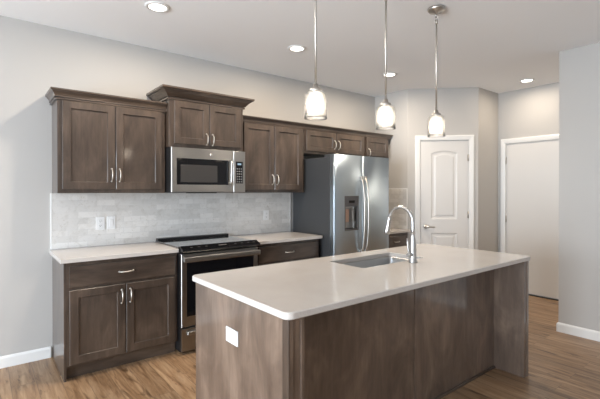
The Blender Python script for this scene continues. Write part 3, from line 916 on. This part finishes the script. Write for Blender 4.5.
tube(bm, [(FXc - 0.015, FYc, 0.970), (FXc - 0.040, FYc, 0.970), (FXc - 0.058, FYc, 0.970)], [0.016, 0.016, 0.014], 14)
tube(bm, [(FXc - 0.048, FYc, 0.970), (FXc - 0.050, FYc, 1.00), (FXc - 0.054, FYc + 0.004, 1.05), (FXc - 0.056, FYc + 0.006, 1.085)], [0.0075, 0.0070, 0.0062, 0.0055], 10)
obj('lever', bm, CHROME, fa)

plate((EX0 - 0.0002, -2.205, 0.682), 'white outlet cover plate on the end panel of the island', 'outlet', -PI/2, 'outlet', w=0.118, h=0.074, flat=True)

# ------------------------------------------------------------------ lights
def pendant(x, y, label):
    p = thing('pendant_light', (x, y, 1.82), label, 'pendant light', 'glass pendant lights over the island')
    bm = bmesh.new(); lathe(bm, [(0.066, H - 0.0002), (0.066, H - 0.012), (0.056, H - 0.024), (0.016, H - 0.030), (0.010, H - 0.040), (0.0, H - 0.042)], (x, y, 0), 'z', 32)
    obj('canopy', bm, NICKEL, p)
    bm = bmesh.new()
    for kk, (zc, ax) in enumerate(((H - 0.053, 0), (H - 0.076, 1))):
        ring = []
        for k in range(15):
            a = 2 * PI * k / 14
            ring.append((x + (0.013 * math.cos(a) if ax else 0), y + (0.013 * math.cos(a) if not ax else 0), zc + 0.015 * math.sin(a)))
        tube(bm, ring, 0.0028, 8, cap=False)
    obj('loop', bm, NICKEL, p)
    bm = bmesh.new(); tube(bm, [(x, y, H - 0.088), (x, y, 2.5), (x, y, 2.02)], 0.0062, 12)
    tube(bm, [(x, y, H - 0.118), (x, y, H - 0.088)], 0.010, 12)
    obj('rod', bm, NICKEL, p)
    bm = bmesh.new(); lathe(bm, [(0.0, 2.030), (0.014, 2.028), (0.016, 2.008), (0.034, 2.000), (0.036, 1.984), (0.030, 1.980), (0, 1.980)], (x, y, 0), 'z', 28)
    obj('cap', bm, NICKEL, p)
    rib = lambda k, h: 0.0006 * (1 if k % 2 else -1) if h < 1.965 else 0
    bm = bmesh.new()
    out = [(0.030, 1.984), (0.045, 1.982), (0.055, 1.976), (0.061, 1.963), (0.063, 1.945), (0.0632, 1.920), (0.0634, 1.870), (0.0638, 1.848), (0.0650, 1.838), (0.0665, 1.829)]
    inn = [(a - 0.003, b) for a, b in reversed(out)]
    rings = out + inn
    vs = []
    seg = 56
    for r_, h in rings:
        vs.append([bm.verts.new((x + (r_ + rib(k, h)) * math.cos(2*PI*k/seg), y + (r_ + rib(k, h)) * math.sin(2*PI*k/seg), h)) for k in range(seg)])
    for a, b in zip(vs, vs[1:] + vs[:1]):
        for k in range(seg): bm.faces.new((a[k], a[(k+1) % seg], b[(k+1) % seg], b[k])).smooth = True
    bmesh.ops.recalc_face_normals(bm, faces=bm.faces[:])
    obj('glass_shade', bm, SHADE, p)
    bm = bmesh.new(); lathe(bm, [(0, 1.980), (0.016, 1.979), (0.016, 1.950), (0.013, 1.946), (0, 1.946)], (x, y, 0), 'z', 18)
    obj('socket', bm, BULBSOCK, p)
    bm = bmesh.new(); lathe(bm, [(0.012, 1.946), (0.016, 1.935), (0.026, 1.912), (0.030, 1.893), (0.026, 1.875), (0.014, 1.863), (0, 1.860)], (x, y, 0), 'z', 20)
    obj('bulb', bm, BULB, p)
    return p
pendant(1.047, -2.23, 'ribbed glass pendant light over the left end of the island')
pendant(1.668, -2.23, 'ribbed glass pendant light over the middle of the island')
pendant(2.262, -2.23, 'ribbed glass pendant light over the right end of the island, canopy visible')

def downlight(x, y, label, power=19):
    p = thing('downlight', (x, y, H - 0.012), label, 'recessed light', 'recessed ceiling lights')
    bm = bmesh.new(); lathe(bm, [(0.090, H - 0.0002), (0.090, H - 0.005), (0.084, H - 0.009), (0.066, H - 0.009), (0.062, H - 0.004), (0.060, H - 0.0002)], (x, y, 0), 'z', 36)
    obj('trim_ring', bm, TRIM, p)
    bm = bmesh.new(); lathe(bm, [(0, H - 0.005), (0.0615, H - 0.005), (0.0615, H - 0.0003), (0, H - 0.0003)], (x, y, 0), 'z', 36)
    obj('lens', bm, CANLENS, p)
    l = bpy.data.lights.new('downlight_beam', 'AREA'); l.shape = 'DISK'; l.size = 0.12; l.energy = power; l.color = (1, 0.85, 0.68)
    o = bpy.data.objects.new('downlight_beam', l); COL.objects.link(o); o.parent = p; o.location = (0, 0, -0.004)
    return p
downlight(0.584, -0.931, 'recessed ceiling light in front of the left wall cabinet, top left')
downlight(1.952, -0.892, 'recessed ceiling light in front of the wall cabinet beside the refrigerator')
downlight(3.360, -0.884, 'recessed ceiling light near the pantry corner, in front of the refrigerator')
downlight(4.915, -1.798, 'recessed ceiling light in the hall before the plain white door', 6)
downlight(4.760, -3.900, 'added unseen recessed light further down the hall, behind the wall at the right', 22)  # unseen lamp added to brighten the pantry wall
